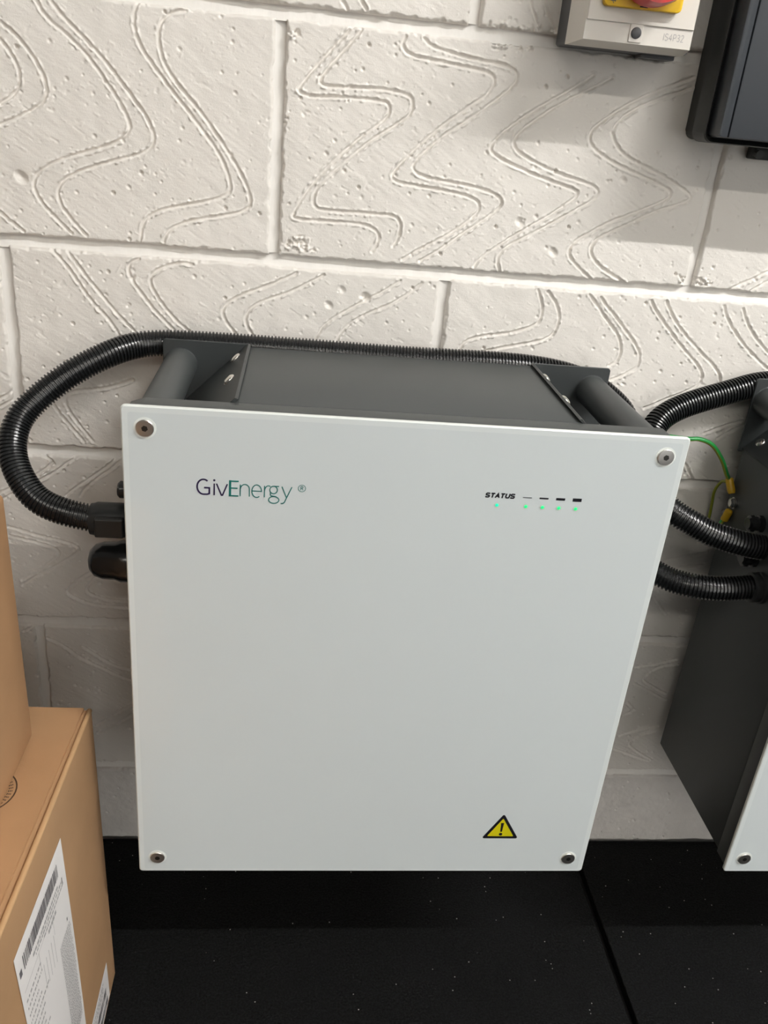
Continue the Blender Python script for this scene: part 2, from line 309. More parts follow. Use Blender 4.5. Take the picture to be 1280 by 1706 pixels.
# ------------------------------------------------------------------ the blockwork wall
GROOVES = [[(-253.5,997.5),(-238.6,986.9),(-224.2,968.7),(-217.2,954.4),(-215.7,944.4),(-218.6,935.2),(-230.2,926.5),(-247.4,917.1),(-261.7,910.7)],
[(-254.8,983),(-245.3,971.7),(-239.1,957.4),(-241,944.7),(-248.4,936.4),(-260,928.9)],
[(-222.6,1021.8),(-213.4,1005),(-195.7,993.4),(-177.8,978),(-162.5,958.1),(-149.4,940.1),(-141.6,925.2),(-140.5,916.1),(-150.8,905.8),(-170.9,897.4),(-193.9,890),(-214.1,881.5),(-228.9,872.1),(-235.2,863.4),(-234.7,852.4),(-225.7,839.1),(-212.2,825.9),(-201.3,815.9)],
[(-210.8,1022.9),(-197.5,1006.5),(-179.8,991.3),(-164.3,976.8),(-148.7,959.4),(-135.4,942.7),(-124.6,929.3),(-118.7,916.6),(-118.1,906),(-128.3,897),(-151.4,889.6),(-177.4,880.6),(-197.8,872),(-209.8,862.7),(-213.4,851.3),(-208.5,839.1),(-197.8,825.7),(-186.7,815)],
[(-130.2,1023.7),(-133.9,1016.2),(-134.3,1004.1),(-129.9,989.9),(-117.9,974.8),(-104.4,958.4),(-87.8,940.5),(-70.8,920.8),(-56.3,903.2),(-48,887.4),(-44.3,873.7),(-45.7,866.6),(-58.9,859.8),(-82.6,853.6),(-109.2,847.1),(-124,840.2),(-131.6,831),(-134.2,814.7)],
[(-87.2,1021.9),(-98,1020.1),(-107.6,1013.9),(-112.4,1005),(-112.1,991.5),(-106.9,974.6),(-93.3,958.1),(-76.5,941.5),(-62.2,924.3),(-47.6,905.3),(-35.7,888.4),(-27.1,872.4),(-23.2,857),(-35,848.9),(-58.8,843.5),(-85.6,837.5),(-100.6,830.5),(-109,822.6),(-111.2,815.1)],
[(-269.2,831.3),(-258.6,822.2),(-247.8,814.5)],
[(63.5,1020.5),(49.1,1004.2),(33.1,986.3),(19.6,969.7),(17.6,964.3),(31.6,961.1),(54.6,963.2),(77.8,963.7),(101.2,963.7),(106.4,961),(107.7,956.6),(106.8,951.2),(100,943.9),(83.3,931.6),(63.8,913.5),(41.4,889.3),(27.4,869.8),(17.7,851.7),(19.4,848),(40.7,847.7),(71.3,848.7),(96.1,847.7),(106.6,841.1),(108.2,833.8),(101.3,821.8)],
[(74.7,1021.6),(60.4,1004),(47.2,988.9),(39.2,979.2),(39.6,972.8),(48.3,971.5),(71.3,972.5),(100.3,974.1),(118,972.6),(127.7,969.8),(130.1,963.9),(129.2,955.1),(117.7,945.5),(103.7,936.1),(86.9,923.7),(70.1,908.5),(50.4,890.1),(37.7,874.9),(38.4,862),(46.2,858.3),(70.6,858.9),(110.6,859.2),(123,858.7),(129.3,851.9),(128.1,838.4),(122.7,828.9)],
[(53.3,1046.3),(60,1037.8)],
[(70.7,1048),(78.1,1039.1)],
[(117.5,1020.7),(114,1012.8),(120.5,1005.8),(138.1,1003.7),(161.7,1001.5),(188.4,999.3),(203.5,996.9),(208,990.7),(203,979.8),(189.5,969.3),(167.7,952.6),(148.6,935.9),(132.3,919.4),(120,905.8),(114,895.4),(123,890.5),(144.6,889.5),(169.5,887.2),(191.6,884.7),(206.3,880.1),(209.1,871.6),(200.9,862),(180.9,845.5),(160.1,833.4),(148.2,826.4),(133.4,816.1)],
[(134.7,1021),(142.7,1014.3),(163.5,1010.4),(190.3,1007.2),(214.1,1005.6),(226.6,1001.6),(230,995.4),(223.3,984.3),(204.5,969.3),(185.5,954.1),(163.4,938.6),(147,923.4),(136.1,911.4),(135.4,904.3),(146.7,898.2),(171.6,896),(196.6,893.8),(219,889.9),(231,883.6),(229.1,874.7),(213.6,861.6),(193.4,846.5),(173.2,829.8),(152.5,816)],
[(304.2,1004.8),(282.8,989.7),(258.2,974.1),(236.4,958.6),(218.9,943.5),(210.5,931.7),(215.5,925.1),(236.8,917.1),(263,909.4),(289.4,902.9),(307.6,898.7),(309.4,894.4),(299.1,884.8),(279.3,869.8),(256.1,854.5),(233,837.5),(215.7,823.9),(210.5,814.3)],
[(322.6,1003.9),(300.8,991.3),(276,977),(254.2,961.6),(238.1,947.9),(233.5,937.8),(241.1,928.7),(264.4,919.5),(290.9,911.7),(317.3,906.7),(331.9,900.7),(326.7,891.4),(306.7,878),(283.7,862.7),(260.3,848.8),(239.6,836.5),(233.5,823.8),(238.5,811.7)],
[(403.9,1011.8),(384.4,1002.9),(361.9,992.8),(339.9,980.1),(321.1,966.1),(309.6,954.1),(311.7,943.2),(327.8,933.4),(352,924),(375.8,917.4),(396.8,910.4),(407.8,905.5),(405.9,899.4),(391.6,890.8),(367.9,880),(344.1,869.1),(326.9,857.1),(315.2,850.1),(308.2,838.8),(316.3,827),(339.2,811.5)],
[(404.8,1002.1),(380.5,993.1),(357.9,983),(341.7,972.1),(332,958.9),(337.9,945.5),(353,934.1),(377.1,926.2),(398.1,918.7),(419.8,909.4),(431.6,901.5),(420.2,894.7),(393,885),(372.8,872.9),(352.1,862.1),(334.6,851.6),(332.1,839.1),(342.7,827.5),(357.7,819.2),(376.2,811.1)],
[(229.8,1063.5),(236.5,1049.4),(242.5,1040)],
[(242.7,1064.8),(249.5,1050.7),(259.6,1037.9)],
[(495.6,811.9),(516.7,823.2),(537.3,836)],
[(518.6,810.4),(540.2,825.9)],
[(24.9,794),(10.9,786.8),(-3.2,779.5),(-27.3,769.7),(-42.7,761),(-50.7,752.9),(-50.6,744),(-45.5,734.8),(-36.5,725.1),(-29.3,715.9)],
[(53.1,794.3),(41.5,787.2),(27.5,778.7),(9.6,769.9),(-2.2,765.9),(-13.9,760),(-22.5,753.7),(-27.4,744.4),(-25.9,735.6),(-18.7,724.4),(-10,711.9)],
[(133.7,794.1),(117.5,782.3),(100.9,772.8),(83.2,761.3),(64.8,749.1),(55,740),(49.3,727.9),(41.7,712.2)],
[(156.9,793.4),(142.8,780.3),(124.5,768.2),(104.1,758.4),(88,748.8),(78.3,739.7),(72.4,730.8),(67.7,714)],
[(-221.7,798.8),(-214.1,790.5),(-204.4,779.2),(-194.8,763.1),(-183.5,746.9),(-171.8,735.1),(-163,722.9),(-157.2,712.8),(-154.4,705.7),(-152.3,697.6)],
[(-206.9,798.5),(-199.3,788.6),(-191,776.4),(-179.7,762.7),(-168.2,748),(-157.4,735.3),(-145.9,724.2),(-137.6,715),(-129.2,704.2)],
[(-135.9,796.2),(-144.5,792.1),(-147.2,786.2),(-145.7,777.9),(-139.6,768.3),(-131.4,757.3),(-123,746.3),(-113.1,736.6),(-100.9,724),(-88.5,711.2)],
[(-82.2,794.7),(-92.2,796.1),(-103.5,793.1),(-115,788),(-122.9,782.4),(-125.9,776.5),(-123.9,768),(-117,756.9),(-108.6,745.8),(-98.6,734.7),(-86.9,725.8),(-76.7,715.1)],
[(283.3,796),(288,786.6),(291.4,777.7),(292.1,767.1),(288.8,759.1),(277.8,753.7),(261.3,747.9),(241.4,744.1),(223,740.5),(211.2,735),(206.7,726.9),(207.6,720.6)],
[(294.3,795.3),(302,787.6),(309.3,777.5),(312.3,767),(311.5,756.1),(306.2,745.5),(289.6,739.7),(268.2,734.2),(249.8,729.8),(231.5,724.6)],
[(340.6,795.3),(350.5,785.4),(362.6,772.4),(374.7,760.9),(384.1,750.5),(388.5,739.7),(389.3,730.1),(385.9,722.6),(378.7,718.1)],
[(353.6,793.2),(361.7,784.7),(375.3,773.3),(389.7,758.8),(402,747),(410.1,736.4),(412.7,726.8),(411.5,718.6),(401.5,711.4),(395.7,707.7),(383.6,702)],
[(410.9,793.6),(417.9,784.1),(430.7,771.1),(445.7,756.4),(462.5,741.6),(477.2,729.6),(487,720.4),(491.2,710.7),(487.5,702.2),(475.8,694.7),(463.7,688.9),(448.5,681.1),(430.4,671.5)],
[(428.5,794.1),(436.2,782.4),(447.5,769.1),(462.2,756),(478.8,742.7),(495.3,730.8),(506.1,721.7),(512.9,712.2),(514.6,702.2),(510.1,693.5)],
[(495.2,793.6),(501.9,780.9),(513.8,767.5),(529.6,752.6),(546.9,739.2),(567.8,725.8)],
[(517.7,792.2),(525.9,777.9),(538,764.4),(551.5,752.5),(564.3,743.6)],
[(-146.6,667.6),(-160.8,661.4),(-173.6,657.2),(-188.9,654.1),(-205.4,651.7),(-214.3,648.5),(-219.1,643.4),(-219,635.3),(-213.4,623.3),(-205.2,611.3),(-198,601.9),(-192.6,593.7)],
[(-233.9,637),(-228.3,627.8),(-219,614.6),(-209.5,602.6),(-201.7,592.5)],
[(-288.9,636.3),(-279.7,642.2),(-270.5,648.2)],
[(-289.8,627.4),(-273.9,637.2)],
[(-263.1,595.2),(-258.9,591.2)],
[(-247.5,573.4),(-238.7,569.6),(-237.8,565.3),(-246.1,557.5),(-254.4,551.2),(-264,544.9)],
[(-207.1,577.1),(-218,569.3),(-230.4,558.4),(-244.1,548.9),(-256.4,541.6)],
[(-168.1,574.3),(-180.5,562.7),(-194.2,551.7),(-207.9,541.3),(-219,532.5),(-226,525.4)],
[(-162.9,572.5),(-173.9,561.6),(-186.2,552.1),(-200,540.2),(-207.1,531.7),(-210.1,525.5)],
[(-299.5,525.2),(-285.9,531.9)],
[(-300.5,515.4),(-282.5,526.1)],
[(-292.2,482.3),(-284.8,480.8),(-269.2,475.6),(-252.5,471.5),(-235.8,467.4),(-222.3,463),(-214.9,458.4),(-217.8,452.2),(-228.7,443.6),(-246.9,430.5),(-265.1,419.4),(-283.5,405.8)],
[(-293.2,471.5),(-285.7,469.9),(-270,465.7),(-255,461.5),(-243.3,457),(-237.7,451.3),(-240.7,445.1),(-255.5,432.2),(-270.1,421.3),(-283.9,412.4)],
[(-180.1,441.8),(-194.5,432.9),(-210.8,421.8),(-221.9,413),(-230.5,402.2),(-232.6,396.8),(-223.3,389.8),(-209.4,382.9),(-191.8,379.4),(-163.9,378.3),(-152.2,377.7)],
[(-182.3,431.4),(-193.1,424.7),(-204.3,413.8),(-209.1,405.2),(-208.6,398.9),(-200,392.9),(-184.2,388.2),(-163.6,387.6),(-152,386.8)],
[(-260.7,330.8),(-246.4,324.5),(-235.8,315.7),(-227,305.5),(-210.6,295.6),(-194,286.7),(-179.1,277.6),(-164,270.9)],
[(-218.7,319.7),(-206.1,309.7),(-191.6,298.5),(-178.6,290.7),(-163.4,287.7)],
[(-208.9,198.1),(-195.7,207.3),(-181.5,218.9),(-161.5,231.9)],
[(-207.6,185.5),(-192.4,194.7),(-178.2,203.9),(-162,216.9)],
[(-287.5,340.6),(-275.9,348.2)],
[(510.2,644.9),(519.3,650.1),(531,655.4),(552.2,663.9)],
[(527.4,639.3),(536,646.5),(544.9,652.3),(555.1,658.2)],
[(495.6,606.5),(498.4,603.3),(504.5,594.7),(511.2,586.8)],
[(501,474.8),(516.8,478.5),(532.6,482.3),(553.5,488.1)],
[(514.9,463.2),(532.2,467.1),(555.1,471.2)],
[(500.6,421.2),(509.6,409.7),(521.2,396.9)],
[(499,312.8),(520.1,317.3),(554.3,327.4)],
[(556.2,319.8),(535.8,316.5),(520.2,307),(513.5,292.5),(523,285),(551.3,270)],
[(502.8,285.7),(530.5,272),(553.8,259.4)],
[(499.7,232.3),(514.9,240.8),(500.7,253.9)],
[(552.9,214.4),(529,208.3),(501.6,196.6)],
[(554.5,207.5),(531.1,198.6),(516.4,181.5),(530.4,170.4),(557.6,153.8)],
[(499.7,172.6),(522.7,163.2),(553.2,152.3)]]

rng = np.random.default_rng(11)
def vnoise(X, Z, cell, seed):
    r = np.random.default_rng(seed); T = r.random((256, 256))
    x = X/cell+64.37; z = Z/cell+31.71; i = np.floor(x).astype(int); j = np.floor(z).astype(int)
    fx = x-i; fz = z-j; fx = fx*fx*(3-2*fx); fz = fz*fz*(3-2*fz)
    g = lambda a, b: T[a % 256, b % 256]
    return (g(i, j)*(1-fx)+g(i+1, j)*fx)*(1-fz)+(g(i, j+1)*(1-fx)+g(i+1, j+1)*fx)*fz - .5
WX0, WX1, WY0, WZ1 = -1.9, 3.3, -3.7, 2.5
def axis_coords(a, b, fine, step=0.00082, coarse=0.02):
    c = [a, a+.0012, a+.003, a+.006, b-.006, b-.003, b-.0012, b]; x = a
    cuts = sorted(set([a, b]+[min(max(f, a), b) for iv in fine for f in iv]))
    for p, q in zip(cuts, cuts[1:]):
        if q-p < 1e-6: continue
        inside = any(iv[0]-1e-6 <= p and q <= iv[1]+1e-6 for iv in fine)
        n = max(1, int(round((q-p)/(step if inside else coarse))))
        c += list(np.linspace(p, q, n+1))
    c = np.unique(np.round(c, 5)); keep = [c[0]]
    for v in c[1:]:
        if v-keep[-1] > 0.0006: keep.append(v)
    keep[-1] = c[-1]
    return np.array(keep)
PITS = [(-.2464, .8652, .0052, .004), (.2528, .8632, .0042, .0035), (.3762, .8719, .003, .002), (.293, .8361, .0040, .004),
        (.0729, .7808, .0032, .0025), (.0989, .7746, .0042, .006), (.06, .7635, .0036, .003), (.3544, .9127, .0032, .003)]
def chips(X, Z):
    h = np.zeros_like(X)
    for cx, cz, rx, rz in ((.027, .8225, .017, .007), (.452, .8175, .022, .005), (.012, 1.012, .006, .004), (.225, 1.03, .03, .012)):
        w = np.clip(1.1-np.sqrt(((X-cx)/rx)**2+((Z-cz)/rz)**2)+1.2*vnoise(X, Z, .006, 33), 0, 1)
        h += np.clip(w*2.2, 0, 1)*(0.0008+0.0085*vnoise(X, Z, .0028, 5)+.004*vnoise(X, Z, .0016, 6))
    return h
def block(x0, x1, z0, z1, fx, fz, wall, rough=False):
    """one block; its face is near y = 0, grooves and worn arrises are displaced geometry"""
    fine = bool(fx and fz)
    if not fine:
        bm = bmesh.new(); y0 = 0.0
        xs = [x0, x0+.004, x1-.004, x1]; zs = [z0, z0+.004, z1-.004, z1]
        g = [[bm.verts.new((x, .014 if (i in (0, 3) or j in (0, 3)) else y0, z)) for j, z in enumerate(zs)] for i, x in enumerate(xs)]
        for i in range(3):
            for j in range(3): bm.faces.new((g[i][j], g[i+1][j], g[i+1][j+1], g[i][j+1]))
        me = bpy.data.meshes.new('concrete_block'); bm.to_mesh(me); bm.free()
        return link('concrete_block', me, 'wall', wall)
    xs = axis_coords(x0, x1, fx); zs = axis_coords(z0, z1, fz)
    X, Z = np.meshgrid(xs, zs, indexing='ij')
    H = 0.0016*vnoise(X, Z, .06, 3) + 0.0007*vnoise(X, Z, .012, 4)      # + = into the wall
    if rough: H += 0.0007*vnoise(X, Z, .009, 8)+0.0005*vnoise(X, Z, .004, 9)
    # scratched drag marks, slanting down to the right
    if not rough:
        a = .55; U = X*math.cos(a)-Z*math.sin(a); V = X*math.sin(a)+Z*math.cos(a)
        H += 0.00020*vnoise(U/6, V, .0026, 6)*(0.6+1.2*np.clip(vnoise(X, Z, .08, 16)+.3, 0, 1))
        H += 0.0012*np.clip(vnoise(U/2.2, V, .0030, 7)-.36, 0, 1)*6*np.clip(vnoise(X, Z, .05, 17)+.55, 0, 1)
        H -= 0.0008*np.clip(vnoise(U/1.6, V, .0028, 27)-.38, 0, 1)*6
    # grooves
    if not rough:
        D = np.full_like(X, 1.0)
        for gpts in GROOVES:
            ga = np.array(gpts)/1000.0
            for _ in range(2):      # round the corners
                if len(ga) > 2: ga = np.vstack([ga[:1]]+[np.array([.75*a+.25*b, .25*a+.75*b]) for a, b in zip(ga, ga[1:])]+[ga[-1:]])
            mid = ga.mean(0)
            # belongs to the block its middle falls in (so a groove never crosses the joint)
            if not (x0-.004 < mid[0] < x1+.004 and z0-.004 < mid[1] < z1+.004): continue
            for (ax, az), (bx, bz) in zip(ga, ga[1:]):
                i0, i1 = np.searchsorted(xs, [min(ax, bx)-.005, max(ax, bx)+.005])
                j0, j1 = np.searchsorted(zs, [min(az, bz)-.005, max(az, bz)+.005])
                if i1 <= i0 or j1 <= j0: continue
                px = X[i0:i1, j0:j1]-ax; pz = Z[i0:i1, j0:j1]-az; dx, dz = bx-ax, bz-az
                t = np.clip((px*dx+pz*dz)/(dx*dx+dz*dz+1e-12), 0, 1)
                d = np.hypot(px-t*dx, pz-t*dz)
                D[i0:i1, j0:j1] = np.minimum(D[i0:i1, j0:j1], d)
        D = D+0.0009*vnoise(X, Z, .0030, 12)
        V = np.clip(1-np.abs(D)/.0019, 0, 1)
        H += 0.0026*np.minimum(V*1.35, 1.0)*(0.85+.6*vnoise(X, Z, .02, 13))
        H -= 0.0014*np.exp(-((D-.0026)/.0008)**2)*np.clip(0.35+2.2*vnoise(X, Z, .0030, 14), 0, 1.3)
    # pits
    cnt = int((x1-x0)*(z1-z0)*(1300 if not rough else 900))
    pl = [(rng.uniform(x0, x1), rng.uniform(z0, z1), rng.uniform(.0009, .0020), rng.uniform(.0008, .0026)) for _ in range(cnt)]
    pl += [(rng.uniform(x0, x1), rng.uniform(z0, z1), .0016, .0055) for _ in range(int(cnt*.09))]
    pl += [p for p in PITS if x0 < p[0] < x1 and z0 < p[1] < z1]
    for cx, cz, r, dep in pl:
        i0, i1 = np.searchsorted(xs, [cx-2*r, cx+2*r]); j0, j1 = np.searchsorted(zs, [cz-2*r, cz+2*r])
        if i1-i0 < 2 or j1-j0 < 2: continue
        px = X[i0:i1, j0:j1]-cx; pz = Z[i0:i1, j0:j1]-cz
        th = .7; qx = px*math.cos(th)-pz*math.sin(th); qz = px*math.sin(th)+pz*math.cos(th)
        d = np.hypot(qx/1.35, qz)/r
        H[i0:i1, j0:j1] += dep*np.clip(1.15-d, 0, 1)
    # worn arris and the drop into the joint
    rag = 0.0026*vnoise(X, Z, .011, 21)+0.0022*vnoise(X, Z, .0038, 22)
    e = np.minimum(np.minimum(X-x0, x1-X), np.minimum(Z-z0, z1-Z))
    e2 = np.maximum(e+rag*(e > 0.0002), 0)
    k = np.clip(1-e2/.0030, 0, 1)
    H += 0.0048*k**1.4
    H += chips(X, Z)
    H = np.where(e < 1e-6, 0.015, H)
    V = np.stack([X, H, Z], -1).reshape(-1, 3)
    nx, nz = X.shape
    i = np.arange(nx-1)[:, None]*nz; j = np.arange(nz-1)[None, :]
    F = np.stack([i+j, i+nz+j, i+nz+j+1, i+j+1], -1).reshape(-1, 4)
    me = bpy.data.meshes.new('concrete_block')
    me.vertices.add(len(V)); me.vertices.foreach_set('co', V.ravel().astype(np.float32))
    me.loops.add(F.size); me.loops.foreach_set('vertex_index', F.ravel().astype(np.int32))
    me.polygons.add(len(F)); me.polygons.foreach_set('loop_start', (np.arange(len(F))*4).astype(np.int32))
    me.polygons.foreach_set('loop_total', np.full(len(F), 4, np.int32))
    me.update(calc_edges=True)
    return link('concrete_block', me, 'wall_rough' if rough else 'wall', wall, smooth=True)
# wall body: mortar surface as a shallow sheet set back between the blocks, 10 mm thick backing
bm = bmesh.new(); box(bm, WX0, WX1, 0.0130, 0.10, -0.03, WZ1)
wall = obj('wall_back', bm, 'mortar'); tag(wall, kind='structure')
BEDS = [1.03-.225*k for k in range(-7, 5)]           # bed joint heights
FXV = [(-.315, -.075), (.36, .62)]                   # stretches of wall the unit does not hide
for r, zt in enumerate(sorted(BEDS, reverse=True)+[]):
    z1 = zt-.005; z0 = max(zt-.225+.005, 0.0)
    off = 0.0 if (round((1.03-zt)/.225) % 2 == 0) else -.269
    k = round((1.03-zt)/.225)
    if k == 4: z0 = 0.0
    if z1 <= 0.01: continue
    if z1 > WZ1: z1 = WZ1
    if z0 >= WZ1-.01: continue
    c = -6
    while True:
        x0 = off+.45*c+.0045; x1 = off+.45*(c+1)-.0045; c += 1
        if x1 < WX0+.03: continue
        if x0 > WX1-.03: break
        x0 = max(x0, WX0); x1 = min(x1, WX1)
        fx, fz = [], []
        if k == -1: fx, fz = [(-.32, .63)], [(1.03, 1.085)]
        elif k == 0: fx, fz = [(-.32, .63)], [(.8, 1.03)]
        elif k == 1: fx, fz = [(-.32, .63)], [(.70, .81)]
        elif k in (2, 3): fx, fz = FXV, [(0, 1)]
        elif k == 4: fx, fz = FXV, [(0, 1)]
        if k == 1 and (x0 < -.10 or x1 > .36): fz = [(.57, .81)]
        fx = [iv for iv in fx if iv[1] > x0 and iv[0] < x1]
        block(x0, x1, z0, z1, fx, fz, wall, rough=(k == 4))
# struck mortar joints between the visible blocks: deep under the upper block, nearly flush on the lower one
def joint(x0, x1, z0, z1, bed, seed):
    L = (x1-x0) if bed else (z1-z0); n = max(2, int(L/.004)); m = 9
    u = np.linspace(0, 1, n+1); v = np.linspace(0, 1, m+1)
    Uu, Vv = np.meshgrid(u, v, indexing='ij')
    if bed: X = x0+(x1-x0)*Uu; Z = z1-(z1-z0)*Vv          # v runs downwards
    else: Z = z0+(z1-z0)*Uu; X = x1-(x1-x0)*Vv            # v runs right to left
    D = .0082-.0052*Vv**1.7
    D += .0022*vnoise(X, Z, .035, seed)+.0010*vnoise(X, Z, .009, seed+1)
    Vt = np.stack([X, np.minimum(D, .0125), Z], -1).reshape(-1, 3)
    i = np.arange(n)[:, None]*(m+1); j = np.arange(m)[None, :]
    F = np.stack([i+j, i+m+1+j, i+m+2+j, i+j+1], -1).reshape(-1, 4).tolist()
    me = bpy.data.meshes.new('mortar_joint'); me.from_pydata(Vt.tolist(), [], F)
    bm = bmesh.new(); bm.from_mesh(me)
    bmesh.ops.recalc_face_normals(bm, faces=bm.faces)
    if sum(f.normal.y for f in bm.faces) > 0: bmesh.ops.reverse_faces(bm, faces=bm.faces)
    bm.to_mesh(me); bm.free()
    return link('mortar_joint', me, 'mortar', wall, smooth=True)
for k in range(-1, 5):
    zt = 1.03-.225*k
    joint(-.74, 1.10, zt-.0075, zt+.0075, True, 40+3*k)
    off = 0.0 if k % 2 == 0 else -.269
    for c in range(-2, 4):
        xc = off+.45*c
        if -.74 < xc < 1.1 and k < 4: joint(xc-.0070, xc+.0070, zt-.225+.0070, zt-.0070, False, 70+7*k+c)
# ------------------------------------------------------------------ floor, other walls, ceiling
bm = bmesh.new(); box(bm, WX0, WX1, WY0, 0.004, -0.12, -0.016)
floor = obj('floor', bm, 'slab'); tag(floor, kind='structure')
for i, (x0, x1) in enumerate(((-1.54, -.5425), (-.5365, .4610), (.4700, 1.467), (1.473, 2.470), (2.476, 3.29))):
    for j, (y1, y0) in enumerate(((-.001, -.9985), (-1.004, -2.0015), (-2.007, -3.0045))):
        bm = bmesh.new(); box(bm, x0, x1, y0, y1, -0.0158, 0.0, 0.0015, 2)
        obj('rubber_mat', bm, 'mat', floor)
for nm, b in (('wall_left', (WX0-.1, WX0, WY0, 0.1, -.02, WZ1)), ('wall_right', (WX1, WX1+.1, WY0, 0.1, -.02, WZ1)),
              ('wall_front', (WX0-.1, WX1+.1, WY0-.1, WY0, -.02, WZ1)), ('ceiling', (WX0-.1, WX1+.1, WY0-.1, 0.1, WZ1, WZ1+.1))):
    bm = bmesh.new(); box(bm, *b)
    tag(obj(nm, bm, 'ceiling' if nm == 'ceiling' else 'plain_wall'), kind='structure')
# ------------------------------------------------------------------ strip lights on the ceiling; the far pair is unseen, added as fill
def strip(x0, x1, y, mtl, label):
    t = empty('ceiling_light', ((x0+x1)/2, y, WZ1))
    tag(t, label, 'light')
    cx = (x0+x1)/2
    bm = bmesh.new(); box(bm, x0-.03-cx, x1+.03-cx, -.04, .04, -.045, 0, .004, 2); obj('housing', bm, 'light_body', t)
    bm = bmesh.new(); lathe(bm, [(0, .013), (x1-x0, .013)], (x0-cx, 0, -.075), (1, 0, 0), 16); obj('tube', bm, mtl, t, angle=.6)
    for s in (x0-cx-.012, x1-cx):
        bm = bmesh.new(); box(bm, s, s+.012, -.016, .016, -.092, -.044, .002); obj('lamp_holder', bm, 'light_body', t)
strip(.85, 2.35, -1.29, 'tube', 'strip light on the ceiling nearest the blockwork wall')
strip(-1.2, 0.3, -2.75, 'fill_tube_far', 'strip light added as fill, out of view on the ceiling at the far side, left one')
strip(0.7, 2.1, -2.75, 'fill_tube_far', 'strip light added as fill, out of view on the ceiling at the far side, right one')

# glazed door added in the unseen wall behind, its glowing panes give fill light
bm = bmesh.new()
for a in ((.55, .61, 0, 2.1), (2.14, 2.2, 0, 2.1), (1.345, 1.405, 0, 2.1)): box(bm, a[0], a[1], WY0-.02, WY0+.05, a[2], a[3], .004)
for z in (.0, 1.0, 2.04): box(bm, .55, 2.2, WY0-.02, WY0+.049, z, z+.07, .004)
dr = obj('added_fill_door', bm, 'light_body'); tag(dr, kind='structure')
for a in ((.61, 1.345), (1.405, 2.14)):
    for z in ((.07, 1.0), (1.07, 2.04)):
        bm = bmesh.new(); box(bm, a[0], a[1], WY0+.005, WY0+.02, z[0], z[1]); obj('fill_pane', bm, 'door_fill', dr)
